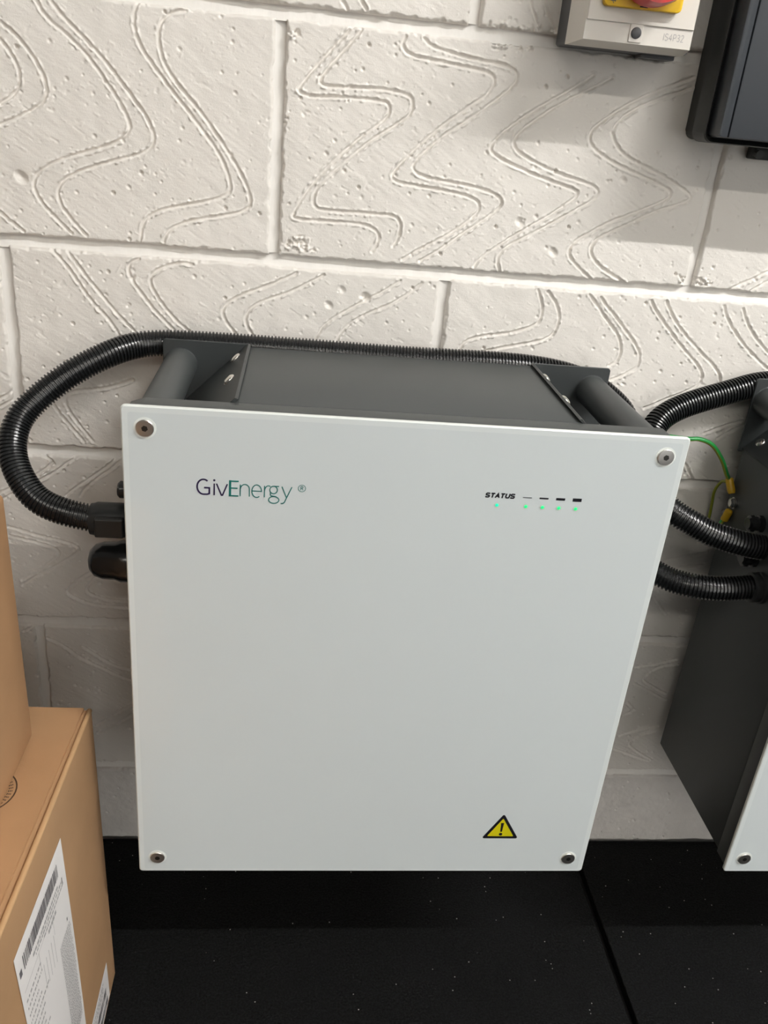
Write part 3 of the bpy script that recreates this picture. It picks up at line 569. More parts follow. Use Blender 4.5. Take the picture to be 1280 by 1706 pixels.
# ------------------------------------------------------------------ wall-hung battery
ZT, ZB = 0.7236, 0.2107
PX0, PX1 = -0.1101, 0.3699
PF = -0.2488            # face of the glass
def make_battery():
    t = empty('battery_unit')
    # casing: full width below, shoulders cut back at 45 degrees under the handles
    prof = [(-.103, .213), (.363, .213), (.363, .641), (.2825, .7215), (-.0225, .7215), (-.103, .641)]
    bm = bmesh.new(); prism(bm, prof, -.2185, -.034, .0012, 2)
    obj('casing', bm, 'casing', t, angle=.5)
    bm = bmesh.new(); box(bm, .02, .24, -.034, -.0005, .30, .66, .001); obj('wall_bracket', bm, 'bracket', t)
    # tray that carries the glass, upper corners clipped
    fr = [(-.1065, .2135), (.3665, .2135), (.3665, .712), (.3545, .7222), (-.0945+.0, .7222), (-.1065, .7180)]
    bm = bmesh.new(); prism(bm, fr, -.2448, -.2215, .0008, 2); obj('front_frame', bm, 'casing', t, angle=.5)
    # white-backed glass with ground bevel, four screw holes left under the screw washers
    bm = bmesh.new()
    o = rrect(PX0, PX1, ZB, ZT, .0035, 4); i_ = rrect(PX0+.0010, PX1-.0010, ZB+.0010, ZT-.0010, .0030, 4)
    vb = [bm.verts.new((x, -.2452, z)) for x, z in o]; vm = [bm.verts.new((x, -.2480, z)) for x, z in o]
    vf = [bm.verts.new((x, PF, z)) for x, z in i_]; n = len(o)
    vr = [bm.verts.new((x, PF, z)) for x, z in rrect(PX0+.0055, PX1-.0055, ZB+.0035, ZT-.0055, .0020, 4)]
    bm.faces.new(vr).material_index = 0; bm.faces.new(vb[::-1]).material_index = 0
    for k in range(n):
        bm.faces.new((vf[k], vr[k], vr[(k+1) % n], vf[(k+1) % n])).material_index = 2
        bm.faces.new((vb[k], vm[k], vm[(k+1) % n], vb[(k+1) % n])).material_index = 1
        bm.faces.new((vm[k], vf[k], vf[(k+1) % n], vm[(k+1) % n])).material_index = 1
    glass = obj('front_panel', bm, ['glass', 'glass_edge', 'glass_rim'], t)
    Y = PF-.0001
    # maker's name
    BZ = .6482; k = .0145; X0 = -.0500
    bm = bmesh.new()
    G = [arc(.41, .5, .37, .47, 52, 270, 22) + [(.62, .04), (.74, .09), (.74, .45), (.44, .45)]]
    for s in place(G, X0, BZ, k, k): ribbon(bm, s, .00145, Y)
    for s in place([[(1.02, 0), (1.02, .74)]], X0, BZ, k, k): ribbon(bm, s, .0012, Y)
    disc(bm, X0+1.02*k, BZ+.945*k, .00095, Y)
    for s in place([[(1.15, .74), (1.44, .02), (1.50, .02), (1.77, .74)]], X0, BZ, k, k): ribbon(bm, s, .0012, Y)
    flat('logo_letters', bm, 'ink_purple', glass)
    bm = bmesh.new()
    for s in place([[(1.93, -.03), (1.93, 1.0)]], X0, BZ, k, k): ribbon(bm, s, .0019, Y)
    for z in (.02, .51, .95):
        for s in place([[(1.88, z), (2.42 if z != .51 else 2.36, z)]], X0, BZ, k, k): ribbon(bm, s, .0012, Y-.00012)
    flat('logo_letters', bm, 'ink_teal', glass)
    bm = bmesh.new(); w = .00088
    th = [
        [(2.52, 0), (2.52, .74)], [(2.52, .45)]+arc(2.79, .47, .26, .29, 165, 0, 12)+[(3.05, 0)],
        [(3.20, .37), (3.74, .37)]+arc(3.47, .37, .28, .40, 0, 305, 22),
        [(3.92, 0), (3.92, .74)], [(3.92, .40)]+arc(4.15, .42, .22, .33, 160, 60, 10),
        arc(4.45, .50, .22, .24, 0, 360, 20), [(4.45, .74), (4.76, .74)],
        arc(4.46, .50, .22, .24, 215, 215, 1)+[(4.27, .18), (4.32, .12), (4.62, .07)],
        arc(4.48, -.14, .30, .22, 0, 360, 20),
        [(4.93, .74), (5.22, .03)], [(5.51, .74), (5.22, .03), (5.10, -.28), (5.00, -.35), (4.89, -.35)],
    ]
    for s in place(th, X0, BZ+.0002, k, k): ribbon(bm, s, w, Y)
    cx, cz = X0+.0884, BZ+.0102
    ribbon(bm, arc(cx, cz, .0031, .0031, 0, 360, 24), .00045, Y)
    for s in place([[(0, 0), (0, 1)], [(0, 1), (.35, 1), (.52, .90), (.52, .62), (.35, .5), (0, .5)], [(.28, .5), (.58, 0)]], cx-.0009, cz-.0016, .0033, .0033): ribbon(bm, s, .00055, Y)
    flat('logo_letters', bm, 'ink_teal_thin', glass)
    # STATUS
    bm = bmesh.new(); wS = .00125; h = .0036
    Sg = [[(.95, .85), (.8, 1), (.25, 1), (.08, .85), (.08, .65), (.25, .53), (.8, .47), (.95, .33), (.95, .13), (.8, 0), (.2, 0), (.02, .15)]]
    Tg = [[(0, 1), (1, 1)], [(.5, 1), (.5, -.12)]]
    Ag = [[(0, -.1), (.5, 1.0), (1, -.1)], [(.22, .3), (.78, .3)]]
    Ug = [[(.05, 1.1), (.05, .25), (.25, 0), (.75, 0), (.95, .25), (.95, 1.1)]]
    x = .1975
    for gph in (Sg, Tg, Ag, Tg, Ug, Sg):
        for s in place(gph, x, .6591, .0034, h): ribbon(bm, [(a+.18*(b-.6591), b) for a, b in s], wS, Y)
        x += .00445
    flat('status_letters', bm, 'ink_black', glass)
    for j, (cx, hh) in enumerate(((.2350, .0006), (.2500, .0014), (.2650, .0022), (.2800, .0031))):
        bm = bmesh.new(); poly(bm, [(cx-.0040, .6602-hh/2), (cx+.0041, .6602-hh/2), (cx+.0041, .6602+hh/2), (cx-.0040, .6602+hh/2)], Y)
        flat('charge_bar', bm, 'ink_black', glass)
    for j, cx in enumerate((.2090, .2350, .2500, .2648, .2802)):
        bm = bmesh.new(); disc(bm, cx, .6517, .0024, Y, 20, 1)
        r = bmesh.ops.extrude_face_region(bm, geom=bm.faces[:])
        for v in [g for g in r['geom'] if isinstance(g, bmesh.types.BMVert)]: v.co.y -= .0001
        bmesh.ops.create_uvsphere(bm, u_segments=14, v_segments=8, radius=.0015, matrix=Matrix.Translation((cx, Y-.0001, .6517)) @ Matrix.Diagonal((1, .35, 1, 1)))
        L = obj('status_light', bm, ['led2' if j == 0 else 'led', 'led_ring'], glass, angle=.8)
        if j == 0: L['label'] = 'blue-green status light under the word STATUS'
    # warning triangle
    tri = lambda s, dz=0: [(.2697+s*a, .2715+dz+s*b) for a, b in ((-.0200, -.0118), (.0200, -.0118), (0, .0228))]
    def rtri(s, r):
        P = [Vector(p) for p in tri(s)]; out = []
        for q in range(3):
            a, b, c = P[q-1], P[q], P[(q+1) % 3]; d1 = (a-b).normalized(); d2 = (c-b).normalized()
            m = (d1+d2).normalized(); hf = math.acos(max(-1, min(1, d1.dot(d2))))/2; cc = b+m*(r/math.sin(hf))
            qa = b+d1*(r/math.tan(hf))-cc; qb = b+d2*(r/math.tan(hf))-cc; A = math.atan2(qa.y, qa.x); B = math.atan2(qb.y, qb.x)
            while B < A: B += 2*math.pi
            if B-A > math.pi: B -= 2*math.pi
            out += [(cc.x+r*math.cos(A+(B-A)*k/5), cc.y+r*math.sin(A+(B-A)*k/5)) for k in range(6)]
        return out
    sg = bmesh.new(); poly(sg, rtri(1.0, .0016), Y); sign = flat('warning_sign', sg, 'ink_black', glass)
    sg = bmesh.new(); poly(sg, rtri(.72, .0006), Y-.00016); flat('warning_sign', sg, 'sign_yellow', glass)['label'] = 'yellow field of the warning triangle'
    sg = bmesh.new(); poly(sg, [(.2681, .2818), (.2713, .2818), (.2706, .2694), (.2688, .2694)], Y-.00032); disc(sg, .2697, .2660, .0019, Y-.00032, 16)
    flat('warning_sign', sg, 'ink_black', glass)['label'] = 'black exclamation mark'
    # screws in the glass corners
    for sx, sz in ((-.0910, .7050), (.3508, .7050), (-.0910, .2312), (.3508, .2312)):
        bm = bmesh.new()
        lathe(bm, [(0, .0092), (.0003, .0092)], (sx, PF+.0001, sz), (0, -1, 0), 28, 0)
        obj('grommet', bm, 'glass_edge', t, angle=.6)
        bm = bmesh.new()
        lathe(bm, [(-.004, .0064), (.0002, .0074), (.0014, .0074), (.0019, .0069), (.0020, .0040)], (sx, PF, sz), (0, -1, 0), 28, 0)
        lathe(bm, [(0, .0027), (.0002, .0027)], (sx, PF-.0019, sz), (0, -1, 0), 6, 1)
        obj('panel_screw', bm, ['steel', 'dark_steel'], t, angle=.5)
    # handles: bar from the back plate to the tray; bracket = back plate + sloping plate on the shoulder
    for s in (0, 1):
        fx = (lambda v: v) if s == 0 else (lambda v: .26-v)
        bm = bmesh.new()
        back = [(fx(-.0215), .7236), (fx(-.1075), .7236), (fx(-.1075), .640), (fx(-.1040), .6405), (fx(-.0215), .7230-.0)]
        back = [(fx(-.0190), .7240), (fx(-.1065), .7240), (fx(-.1085), .7220), (fx(-.1085), .6380), (fx(-.1035), .6380)]
        prism(bm, back, -.0345, -.0315, .0005, 1)
        off = .0016
        sl = [(fx(-.0185), .7243), (fx(-.0215), .7252), (fx(-.1045-.0), .6425), (fx(-.1030), .6400)]
        prism(bm, sl, -.2190, -.0345, .0003, 1)
        br = obj('handle_bracket', bm, 'bracket', t, angle=.5)
        for yb in (-.052, -.128):
            bm = bmesh.new(); c = Vector((fx(-.0335), yb, .7131)); nrm = Vector((-1 if s == 0 else 1, 0, 1)).normalized()
            lathe(bm, [(-.001, .0066), (.0008, .0066), (.0018, .0058), (.0028, .0040), (.0031, .0018)], c, nrm, 20)
            obj('bolt', bm, 'zinc', br, angle=.9)
        bm = bmesh.new(); lathe(bm, [(-.001, .0058), (.0008, .0058), (.0022, .0048), (.0030, .0028)], (fx(-.0928), -.048, .6545), nrm, 18); obj('bolt', bm, 'zinc', br, angle=.9)
        bm = bmesh.new()
        lathe(bm, [(0, .0172), (.0008, .0172)] + [(.0010, .0168), (.187, .0168)], (fx(-.0905), -.0345, .6985), (0, -1, 0), 36)
        obj('handle', bm, 'casing', t, angle=.6)
    # connection side (left)
    def lock(name, y, z, r, pr, mtl='nylon', seg=28):
        bm = bmesh.new(); lathe(bm, pr, (-.1025, y, z), (-1, 0, 0), seg); return obj(name, bm, mtl, t, angle=.6)
    lock('conduit_connector', -.14, .567, .0165, [(-.001, .0175), (.008, .0175), (.0085, .0160), (.024, .0160), (.026, .0172), (.056, .0172), (.059, .0160), (.062, .0156), (.062, .0120)])
    bm = bmesh.new(); box(bm, -.1575, -.130, -.1615, -.150, .557, .577, .0015); box(bm, -.126, -.1025, -.150, -.130, .535, .588, .0015)
    obj('connector_clip', bm, 'nylon', t)
    lock('sealing_cap', -.14, .521, .02, [(-.001, .0200), (.014, .0200), (.018, .0216), (.034, .0216), (.040, .0195), (.052, .0190), (.060, .0165), (.065, .0110), (.067, .004)], 'gloss_black')
    lock('blanking_plug', -.14, .600, .006, [(-.001, .0055), (.020, .0055), (.021, .0085), (.033, .0085), (.035, .0065)], 'nylon', 16)
    return t
bat = make_battery(); rebase(bat, (.13, -.12, .211))
tag(bat, 'white glass-fronted battery unit in the middle of the wall, wholly in view with green lights', 'battery', 'wall-hung battery units')
def copy_tree(o, parent=None):
    c = o.copy(); C.objects.link(c); c.parent = parent
    for ch in list(o.children): copy_tree(ch, c)
    return c
bat2 = copy_tree(bat); bat2.location = (.13+.6463, -.12, .211)
bat2['label'] = 'second battery unit at the right edge of the photo, mostly its dark side showing'
for ch in list(bat2.children):          # this one has two conduits plugged in, no sealing cap
    if ch.name.startswith(('sealing_cap', 'blanking_plug', 'conduit_connector', 'connector_clip')): 
        bpy.data.objects.remove(ch)
# its two small black sockets between the conduits
for yb, zb, r in ((-.112, .583, .0080), (-.118, .545, .0095)):
    bm = bmesh.new(); q = (.5438-.9063+.13+.0, 0, 0)
    lathe(bm, [(-.001, r*1.2), (.005, r*1.2), (.006, r), (.010, r), (.011, r*1.2), (.015, r*1.15), (.017, r*.8)], (.5438-bat2.location.x, yb-bat2.location.y, zb-bat2.location.z), (-1, 0, 0), 10)
    obj('cable_socket', bm, 'gloss_black', bat2, angle=.5)
bm = bmesh.new()
lathe(bm, [(-.001, .0175), (.005, .0175), (.006, .0160), (.008, .0160), (.009, .0166), (.014, .0166), (.015, .0145)], (.5438-bat2.location.x, -.147-bat2.location.y, .5225-bat2.location.z), (-1, 0, 0), 28)
obj('conduit_connector', bm, 'nylon', bat2, angle=.6)
# ------------------------------------------------------------------ conduits
cA = conduit('corrugated_conduit', [(-.155, -.14, .567), (-.1623, -.14, .5675), (-.1861, -.142, .573), (-.2136, -.138, .5824), (-.2313, -.128, .600), (-.2432, -.112, .6205),
    (-.2429, -.095, .6424), (-.2308, -.080, .6611), (-.1976, -.060, .6882), (-.161, -.040, .7065), (-.1371, -.024, .7125), (-.1071, -.0165, .7155), (-.0313, -.0160, .7165),
    (.065, -.0160, .7160), (.1614, -.0160, .7150), (.2481, -.0160, .7165), (.3081, -.0160, .7130), (.3507, -.0165, .7030), (.3798, -.0180, .6870), (.4018, -.0200, .6680), (.4100, -.026, .640),
    (.4080, -.040, .600), (.4060, -.070, .555), (.4160, -.100, .528), (.4409, -.122, .5189), (.4518, -.130, .5175), (.4669, -.139, .5179), (.4891, -.145, .5187), (.5117, -.147, .5209), (.5333, -.147, .5235)])
tag(cA, 'long black corrugated conduit looping left of the middle battery and running over its back', 'conduit')
cB = conduit('corrugated_conduit', [(.640, -.0165, .716), (.600, -.0165, .7165), (.570, -.0165, .716), (.544, -.0180, .7125), (.5162, -.022, .7036), (.4855, -.026, .6944), (.4625, -.030, .6865), (.4442, -.035, .6782), (.4297, -.042, .6674),
    (.4200, -.055, .650), (.4170, -.075, .625), (.4260, -.098, .602), (.4444, -.113, .5901), (.4594, -.121, .5842), (.4774, -.128, .5767), (.4937, -.133, .5735), (.5113, -.137, .5705), (.530, -.1385, .5680), (.538, -.139, .5675)], r=.0139)
tag(cB, 'shorter black corrugated conduit curving down in the gap between the two batteries', 'conduit')
# ------------------------------------------------------------------ earth wires in the gap
SX = .5370
wt = empty('earth_wire'); tag(wt, 'green and yellow earth wire arching from the battery corner down to the bolt', 'wire')
tube('insulation', [(.300, -.020, .655), (.335, -.022, .660), (.3718, -.030, .6625), (.3892, -.035, .6618), (.43, -.042, .6555), (.4681, -.045, .653), (.482, -.045, .6535), (.4992, -.045, .6477), (.5162, -.043, .6304), (.5285, -.040, .6117), (.5360, -.035, .6030), (.5372, -.035, .5985)], .0026, ['wire_green', 'wire_yellow'], wt, 12, stripe=(5, 6, 7))
def lug(p0, p1, p2, parent):
    P, ss = spline([p0, tuple((np.array(p0)+np.array(p1))/2), p1], .001)
    n = len(P); R = [.0046 if k < n*.75 else .0046-.0012*(k-n*.75)/(n*.25) for k in range(n)]
    sweep('cable_lug', P, R, 'lug', parent, 16)
    bm = bmesh.new(); lathe(bm, [(0, .0066), (.0012, .0066)], p2, (-1, 0, 0), 18); obj('ring_terminal', bm, 'zinc', parent, angle=.5)
BX = (.5432, -.0495, .5797)
lug((.5362, -.0345, .6040), (.5392, -.0445, .5885), (.5420, BX[1], BX[2]), wt); rebase(wt, (.5362, -.035, .60))
w2 = empty('earth_wire'); tag(w2, 'yellow-green earth wire leaving the bolt downwards behind the conduit', 'wire')
tube('insulation', [(.5385, -.0460, .5590), (.5365, -.0440, .552), (.5330, -.0430, .541), (.5225, -.0450, .5375), (.4977, -.0450, .5485), (.4768, -.040, .5580), (.4500, -.030, .566), (.4250, -.018, .568), (.390, -.010, .566)], .0024, ['wire_yellow', 'wire_green'], w2, 12, stripe=(0, 1, 2))
lug((.5380, -.0455, .5560), (.5395, -.0490, .5705), (.5433, BX[1], BX[2]), w2); rebase(w2, (.5385, -.046, .56))
w3 = tube('earth_wire', [(.5340, -.036, .600), (.5330, -.026, .596), (.5330, -.016, .580), (.5370, -.011, .560), (.5380, -.011, .540), (.5340, -.012, .5290), (.5154, -.012, .5335), (.4937, -.012, .5440), (.4731, -.011, .5515), (.430, -.009, .553), (.390, -.009, .553)], .0018, ['wire_yellow', 'wire_green'], None, 10, stripe=(0, 1, 2))
tag(w3, 'thin dull yellow wire hanging close to the wall behind the lugs', 'wire')
bm = bmesh.new(); lathe(bm, [(0, .0030), (.0030, .0030), (.0030, .0062), (.0055, .0064), (.0068, .0045)], BX, (-1, 0, 0), 6)
q = obj('earth_bolt', bm, 'zinc', bat2, angle=.5); q.location = -bat2.location
# ------------------------------------------------------------------ rotary isolator
iso = empty('isolator_switch', (.318, 0, 1.09)); tag(iso, 'pale grey rotary isolator with a yellow plate and red knob at the top', 'switch')
def ib(name, bm, m, parent=iso, angle=.5):
    o = obj(name, bm, m, parent, angle=angle)
    if parent is iso: o.location = -iso.location
    return o
bm = bmesh.new(); prism(bm, rrect(.2615, .3735, 1.0255, 1.170, .003, 3), -.050, -.0005, .0006, 1)
box(bm, .340, .3730, -.022, -.002, 1.0225, 1.0265, .0008); ib('base', bm, 'iso_base')
bm = bmesh.new()
def loft(bm, loops, mi=0):
    vs = [[bm.verts.new(p) for p in L] for L in loops]
    for a, b in zip(vs, vs[1:]):
        for i in range(len(a)): bm.faces.new((a[i], a[(i+1) % len(a)], b[(i+1) % len(a)], b[i])).material_index = mi
    bm.faces.new(vs[-1]); bm.faces.new(vs[0][::-1])
R4 = lambda x0, x1, z0, z1, y, zb=None: [(x0, y, z0), (x1, y, z0), (x1, y, z1), (x0, y, z1)]
loft(bm, [R4(.2585, .3665, 1.0245, 1.170, -.046), R4(.2585, .3665, 1.0245, 1.170, -.0580), R4(.2660, .3645, 1.0280, 1.165, -.0760)])
ib('cover', bm, 'iso_cover')
bm = bmesh.new()   # raised upper face
v = [(.2665, 1.0430), (.3643, 1.0430), (.3643, 1.1645), (.2665, 1.1645)]
prism(bm, v, -.0775, -.0755, .0006, 1); ib('upper_face', bm, 'iso_cover')
bm = bmesh.new(); prism(bm, rrect(.3065, .3185, 1.0292, 1.0435, .001, 2), -.0772, -.0755, .0003, 1); ib('plug_seat', bm, 'iso_cover')
bm = bmesh.new(); lathe(bm, [(0, .0046), (.0012, .0046), (.0020, .0030)], (.3125, -.0768, 1.0365), (0, -1, 0), 22); ib('screw_plug', bm, 'plug_grey')
bm = bmesh.new(); prism(bm, rrect(.2772, .3468, 1.0540, 1.125, .004, 4), -.0850, -.0770, .001, 2); ypl = ib('warning_plate', bm, 'yellow')
bm = bmesh.new(); ribbon(bm, [(.2808, 1.0585), (.2840, 1.0580), (.2885, 1.0592)], .0007, -.0852); ribbon(bm, [(.2850, 1.0562), (.2838, 1.0600), (.2868, 1.0574)], .0006, -.0852)
ribbon(bm, [(.3090, 1.0557), (.3160, 1.0557)], .0011, -.0852); o = tag(flat('plate_marks', bm, 'ink_black', ypl), kind='stuff')
bm = bmesh.new(); lathe(bm, [(0, .0365), (.004, .0360), (.006, .0350)], (.3135, -.0848, 1.0935), (0, -1, 0), 48); lr = obj('yellow_collar', bm, 'yellow', ypl, angle=.6)
bm = bmesh.new(); lathe(bm, [(0, .0335), (.014, .0330), (.020, .0315), (.021, .025)], (.3150, -.0905, 1.0885), (0, -1, 0), 48)
box(bm, .306, .324, -.122, -.108, 1.064, 1.125, .003); ib('red_knob', bm, 'red')
# moulded type mark IS4P32
bm = bmesh.new(); x = .3385; hh = .0052; zz = 1.0335
F = {'I': ([[(0, 0), (0, 1)]], .35), 'S': ([[(.6, .85), (.45, 1), (.15, 1), (0, .85), (0, .62), (.6, .42), (.6, .15), (.45, 0), (.15, 0), (0, .15)]], .85),
     '4': ([[(.5, 0), (.5, 1), (0, .3), (.68, .3)]], .95), 'P': ([[(0, 0), (0, 1), (.45, 1), (.6, .85), (.6, .6), (.45, .48), (0, .48)]], .85),
     '3': ([[(0, .88), (.2, 1), (.5, .95), (.58, .75), (.4, .55), (.2, .53), (.4, .52), (.6, .3), (.5, .05), (.2, 0), (0, .12)]], .85),
     '2': ([[(0, .82), (.15, 1), (.5, .98), (.6, .72), (0, 0), (.62, 0)]], .8)}
for ch in 'IS4P32':
    g, adv = F[ch]
    for s in place(g, x, zz, .0052*.72, hh): ribbon(bm, s, .00055, -.0762)
    x += adv*.0052*.80
ib('type_mark', bm, 'print_grey')
# ------------------------------------------------------------------ inverter at the top right
inv = empty('inverter', (.60, 0, .957)); tag(inv, 'black inverter housing hanging in the top right corner', 'inverter')
def iv(name, bm, m, parent=None):
    o = obj(name, bm, m, parent or inv, angle=.5)
    if parent is None: o.location = -inv.location
    return o
IZ = 1.40
bm = bmesh.new(); prism(bm, rrect(.4075, .86, .9570, IZ, .008, 5), -.042, -.0005, .0015, 2); iv('back_housing', bm, 'inv_side')
bm = bmesh.new()   # front shell: dished margin round a raised face
o1 = rrect(.3985, .870, .9550, IZ+.01, .009, 6); o2 = rrect(.3995, .8685, .9558, IZ+.009, .009, 6); o3 = rrect(.4030, .861, .9600, IZ, .007, 6)
loft(bm, [[(x, -.040, z) for x, z in o1], [(x, -.067, z) for x, z in o1], [(x, -.0690, z) for x, z in o2], [(x, -.0620, z) for x, z in o3]])
iv('front_shell', bm, 'inv_side')
bm = bmesh.new(); prism(bm, rrect(.4035, .4120, .9605, IZ, .003, 3, (1, 0, 0, 1)), -.0900, -.0610, .0012, 2); iv('edge_trim', bm, 'inv_face')
bm = bmesh.new(); prism(bm, rrect(.4134, .855, .9605, IZ, .003, 3, (0, 1, 1, 0)), -.0890, -.0610, .0012, 2); iv('front_cover', bm, 'inv_face')
bm = bmesh.new(); box(bm, .4765, .4960, -.020, -.001, .9440, .9570, .002); lathe(bm, [(0, .004), (.008, .004)], (.480, -.016, .9490), (0, -1, 0), 12); iv('mounting_tab', bm, 'inv_side')
# ------------------------------------------------------------------ cardboard boxes
def carton(name, c8, mtl, bulge, seed, n=14, rad=.006):
    """c8: corners (x0y0z0, x1y0z0, x1y1z0, x0y1z0, same for z1), y1 = towards the wall; sides bulge a little"""
    c = [Vector(p) for p in c8]; bm = bmesh.new()
    def P(u, v, w):
        a = c[0].lerp(c[1], u); b = c[3].lerp(c[2], u); d = a.lerp(b, v)
        a = c[4].lerp(c[5], u); b = c[7].lerp(c[6], u); e = a.lerp(b, v)
        return d.lerp(e, w)
    rd = random.Random(seed); ph = [rd.uniform(0, 6) for _ in range(6)]
    cache = {}
    def vert(i, j, k):
        key = (i, j, k)
        if key in cache: return cache[key]
        u, v, w = i/n, j/n, k/n; p = P(u, v, w)
        B = lambda a, b: math.sin(math.pi*a)*math.sin(math.pi*b)
        d = Vector((0, 0, 0)); wob = .25*math.sin(5*v+ph[0])*math.sin(4*w+ph[1])
        if i == n: d.x += bulge*(B(v, w)+wob*B(v, .5))
        if i == 0: d.x -= bulge*B(v, w)
        if j == n: d.y += bulge*B(u, w)
        if j == 0: d.y -= bulge*B(u, w)
        if k == n: d.z += bulge*.5*B(u, v)
        nv = bm.verts.new(p+d); cache[key] = nv; return nv
    for a in range(n):
        for b in range(n):
            for f, s in ((0, 0), (0, n), (1, 0), (1, n), (2, 0), (2, n)):
                q = []
                for da, db in ((0, 0), (1, 0), (1, 1), (0, 1)):
                    t = [0, 0, 0]; t[f] = s; o = [x for x in range(3) if x != f]; t[o[0]] = a+da; t[o[1]] = b+db
                    q.append(vert(*t))
                bm.faces.new(q)
    bmesh.ops.recalc_face_normals(bm, faces=bm.faces)
    es = [e for e in bm.edges if len(e.link_faces) == 2 and e.calc_face_angle(0) > .9]
    bmesh.ops.bevel(bm, geom=es, offset=rad, segments=3, profile=.5, affect='EDGES', clamp_overlap=True)
    return obj(name, bm, mtl, None, angle=.9)
TH = .0030
r0, r1 = -.1510, -.1580           # right face at floor and at the top (back); top leans out to -.168 in front
low = empty('cardboard_box', (-.39, -.50, 0)); tag(low, 'brown cardboard box on the floor mat with a white shipping label', 'box')
body = carton('carton_body', [(-.62, -.78, 0), (-.1505, -.78, 0), (r0, -.208, 0), (-.62, -.208, 0), (-.635, -.78, .3885), (-.178, -.78, .3885), (r1, -.208, .3885), (-.63, -.208, .3885)], 'card', .0015, 3, rad=.0035)
body.parent = low; body.location = -low.location
bm = bmesh.new()                  # lid flap lying on top, its edge a few millimetres in from the side
pts = [(-.63, -.779), (-.1850, -.779), (-.1655, -.2105), (-.63, -.2105)]
a = [bm.verts.new((x, y, .3885)) for x, y in pts]; b = [bm.verts.new((x, y, .3915)) for x, y in pts]
bm.faces.new(b); bm.faces.new(a[::-1])
for i in range(4): bm.faces.new((a[i], a[(i+1) % 4], b[(i+1) % 4], b[i]))
fl = obj('lid_flap', bm, 'card_top', low); fl.location = -low.location
# rolled fold along the edge
P, ss = spline([(-.1600, -.2105, .3885), (-.165, -.40, .3887), (-.1715, -.60, .3887), (-.1782, -.778, .3885)], .02)
o = sweep('folded_edge', P, [.0026]*len(P), 'card_edge', low, 10); o.location = -low.location
# labels lie on the right face: basis along the face
A0 = Vector((-.1580, -.208, .3885)); 
def face_pt(y, z, off=.0):
    """point on the right face of the lower box at depth y and height z"""
    w = z/.3885; v = (y+.78)/(.78-.208)
    xb = -.1505+(r0+.1505)*v; xt = -.178+(r1+.178)*v
    bulge = .0015*(math.sin(math.pi*v)*math.sin(math.pi*w)+.25*math.sin(5*v+PH[0])*math.sin(4*w+PH[1])*math.sin(math.pi*v))
    return Vector((xb+(xt-xb)*w+bulge+off, y, z))
_rd = random.Random(3); PH = [_rd.uniform(0, 6) for _ in range(6)]
def sheet(name, ya, yb, za, zb, off, mtl, parent, rot=0.0, n=6, th=.00025):
    """rectangle on the face; ya..yb depth, za..zb height, rot turns it in the face"""
    bm = bmesh.new(); cy, cz = (ya+yb)/2, (za+zb)/2
    g = []
    for layer in (0, 1):
        g.append([[bm.verts.new(face_pt(cy+(ya-cy+(yb-ya)*i/n)*math.cos(rot)-(za-cz+(zb-za)*j/n)*math.sin(rot),
                 cz+(ya-cy+(yb-ya)*i/n)*math.sin(rot)+(za-cz+(zb-za)*j/n)*math.cos(rot), off+th*layer)) for j in range(n+1)] for i in range(n+1)])
    for layer in (0, 1):
        for i in range(n):
            for j in range(n): bm.faces.new((g[layer][i][j], g[layer][i+1][j], g[layer][i+1][j+1], g[layer][i][j+1]))
    for i in range(n):
        for (p, q) in (((i, 0), (i+1, 0)), ((i, n), (i+1, n)), ((0, i), (0, i+1)), ((n, i), (n, i+1))):
            bm.faces.new((g[0][p[0]][p[1]], g[0][q[0]][q[1]], g[1][q[0]][q[1]], g[1][p[0]][p[1]]))
    o = obj(name, bm, mtl, parent)
    if parent is low: o.location = -low.location
    return o
lab = sheet('shipping_label', -.456, -.334, .075, .345, .0006, 'paper', low, 0.0, 10); lab['label'] = 'large white shipping label on the side of the box'
def marks(name, items, off, mtl, parent, th=.00006):
    bm = bmesh.new()
    for y0, y1, z0, z1 in items:
        q = [face_pt(y, z, off) for y, z in ((y0, z0), (y1, z0), (y1, z1), (y0, z1))]
        bm.faces.new([bm.verts.new(p) for p in q])
    return tag(obj(name, bm, mtl, parent), kind='stuff')
rr = random.Random(5); bars = []; y = -.443
while y < -.352:
    w = rr.choice((.0006, .0010, .0016, .0022)); bars.append((y, y+w, .3180, .3330)); y += w+rr.choice((.0006, .0009, .0014))
marks('barcode', bars, .0011, 'print', lab)
txt = []
for zz_, yA, yB, hgt in ((.3120, -.425, -.360, .0028), (.3070, -.420, -.345, .0022), (.3020, -.400, -.345, .0022), (.2960, -.390, -.370, .004)):
    y = yA
    while y < yB:
        w = rr.uniform(.0012, .0045); txt.append((y, y+w, zz_-hgt, zz_)); y += w+rr.uniform(.0008, .0018)
for row in range(16):
    y = -.450; zz_ = .2900-row*.0085
    yB = -.418+rr.uniform(-.01, .01)
    while y < yB:
        w = rr.uniform(.001, .004); txt.append((y, y+w, zz_-.0022, zz_)); y += w+rr.uniform(.0008, .002)
for row in range(44):
    zz_ = .250-row*.0030; y = -.372; yB = -.341
    while y < yB:
        w = rr.uniform(.0008, .003); txt.append((y, y+w, zz_-.0014, zz_)); y += w+rr.uniform(.0005, .0012)
for z_ in (.118, .127, .150): txt.append((-.410, -.345, z_, z_+.0005))
marks('label_text', txt, .0011, 'print_grey', lab)
marks('label_lines', [(-.415, -.4145, .085, .300), (-.378, -.3775, .090, .300), (-.450, -.342, .3000, .3004)]+[(-.410+i*.007, -.4094+i*.007, .12, .28) for i in range(5)], .00105, 'print_grey', lab)
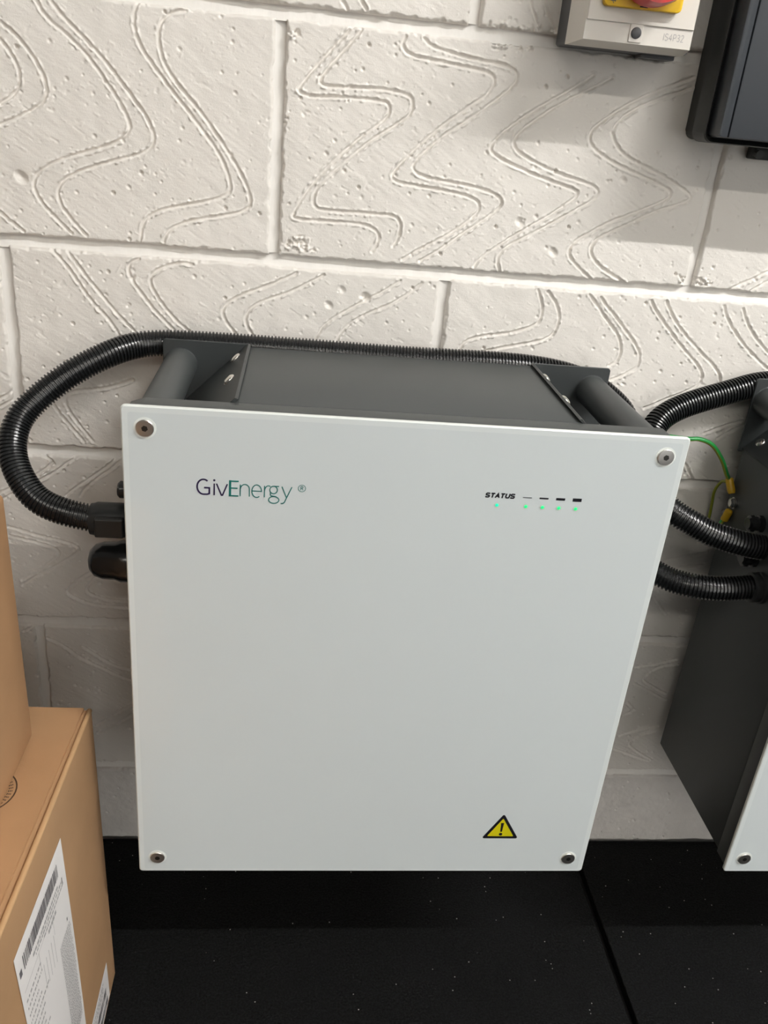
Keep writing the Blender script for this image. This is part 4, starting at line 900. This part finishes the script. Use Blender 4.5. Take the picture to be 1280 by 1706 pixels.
marks('label_print', [(-.4525, -.4475, .3190, .3260), (-.346, -.3445, .300, .309), (-.3475, -.3455, .2560, .2600)]+[(-.4335-.001*(i % 2), -.4315, .196-i*.006, .1995-i*.006) for i in range(5)], .0011, 'print', lab)
lab2 = sheet('small_label', -.345, -.2440, .0090, .0640, .0006, 'paper', low, .02, 8); lab2['label'] = 'small white barcode label low on the side of the box'
bars = []; y = -.335
while y < -.258:
    w = rr.choice((.0006, .0010, .0016)); bars.append((y, y+w, .0300, .0410)); bars.append((y+.004, y+w+.004, .0130, .0235)); y += w+rr.choice((.0006, .0009, .0014))
marks('barcode', bars, .0012, 'print', lab2)
tx = []
for zz_ in (.0590, .0540, .0490):
    y = -.330
    while y < -.268:
        w = rr.uniform(.001, .004); tx.append((y, y+w, zz_-.002, zz_)); y += w+rr.uniform(.0008, .002)
marks('label_text', tx, .0012, 'print_grey', lab2)
# box maker's round stamp on the lid, half under the upper box
bm = bmesh.new(); sc = Vector((-.2240, -.3270)); 
def ring(bm, c, r, w, z, a0=0, a1=360, n=40):
    for i in range(n):
        t0 = math.radians(a0+(a1-a0)*i/n); t1 = math.radians(a0+(a1-a0)*(i+1)/n)
        q = [(c.x+(r+s*w/2)*math.cos(t), c.y+(r+s*w/2)*math.sin(t), z) for s, t in ((-1, t0), (1, t0), (1, t1), (-1, t1))]
        bm.faces.new([bm.verts.new(p) for p in q])
ring(bm, sc, .0275, .0013, .39165)
for a in range(-80, 40, 9):
    for kx in range(3):
        ring(bm, sc, .0215+kx*.0014, .0007, .39165, a+kx*1.5-2, a+3.4, 2)
    ring(bm, sc, .0230, .0036, .39165, a, a+1.2, 1)
o = obj('round_stamp', bm, 'stamp', low); o.location = -low.location
up = carton('cardboard_box', [(-.60, -.70, .3920), (-.205, -.70, .3920), (-.2020, -.2520, .3920), (-.60, -.2520, .3920), (-.60, -.70, .646), (-.208, -.70, .646), (-.2045, -.2545, .644), (-.60, -.2540, .646)], 'card_top', .0022, 9, rad=.005)
tag(up, 'orange-brown cardboard box stacked on top of the labelled one', 'box')
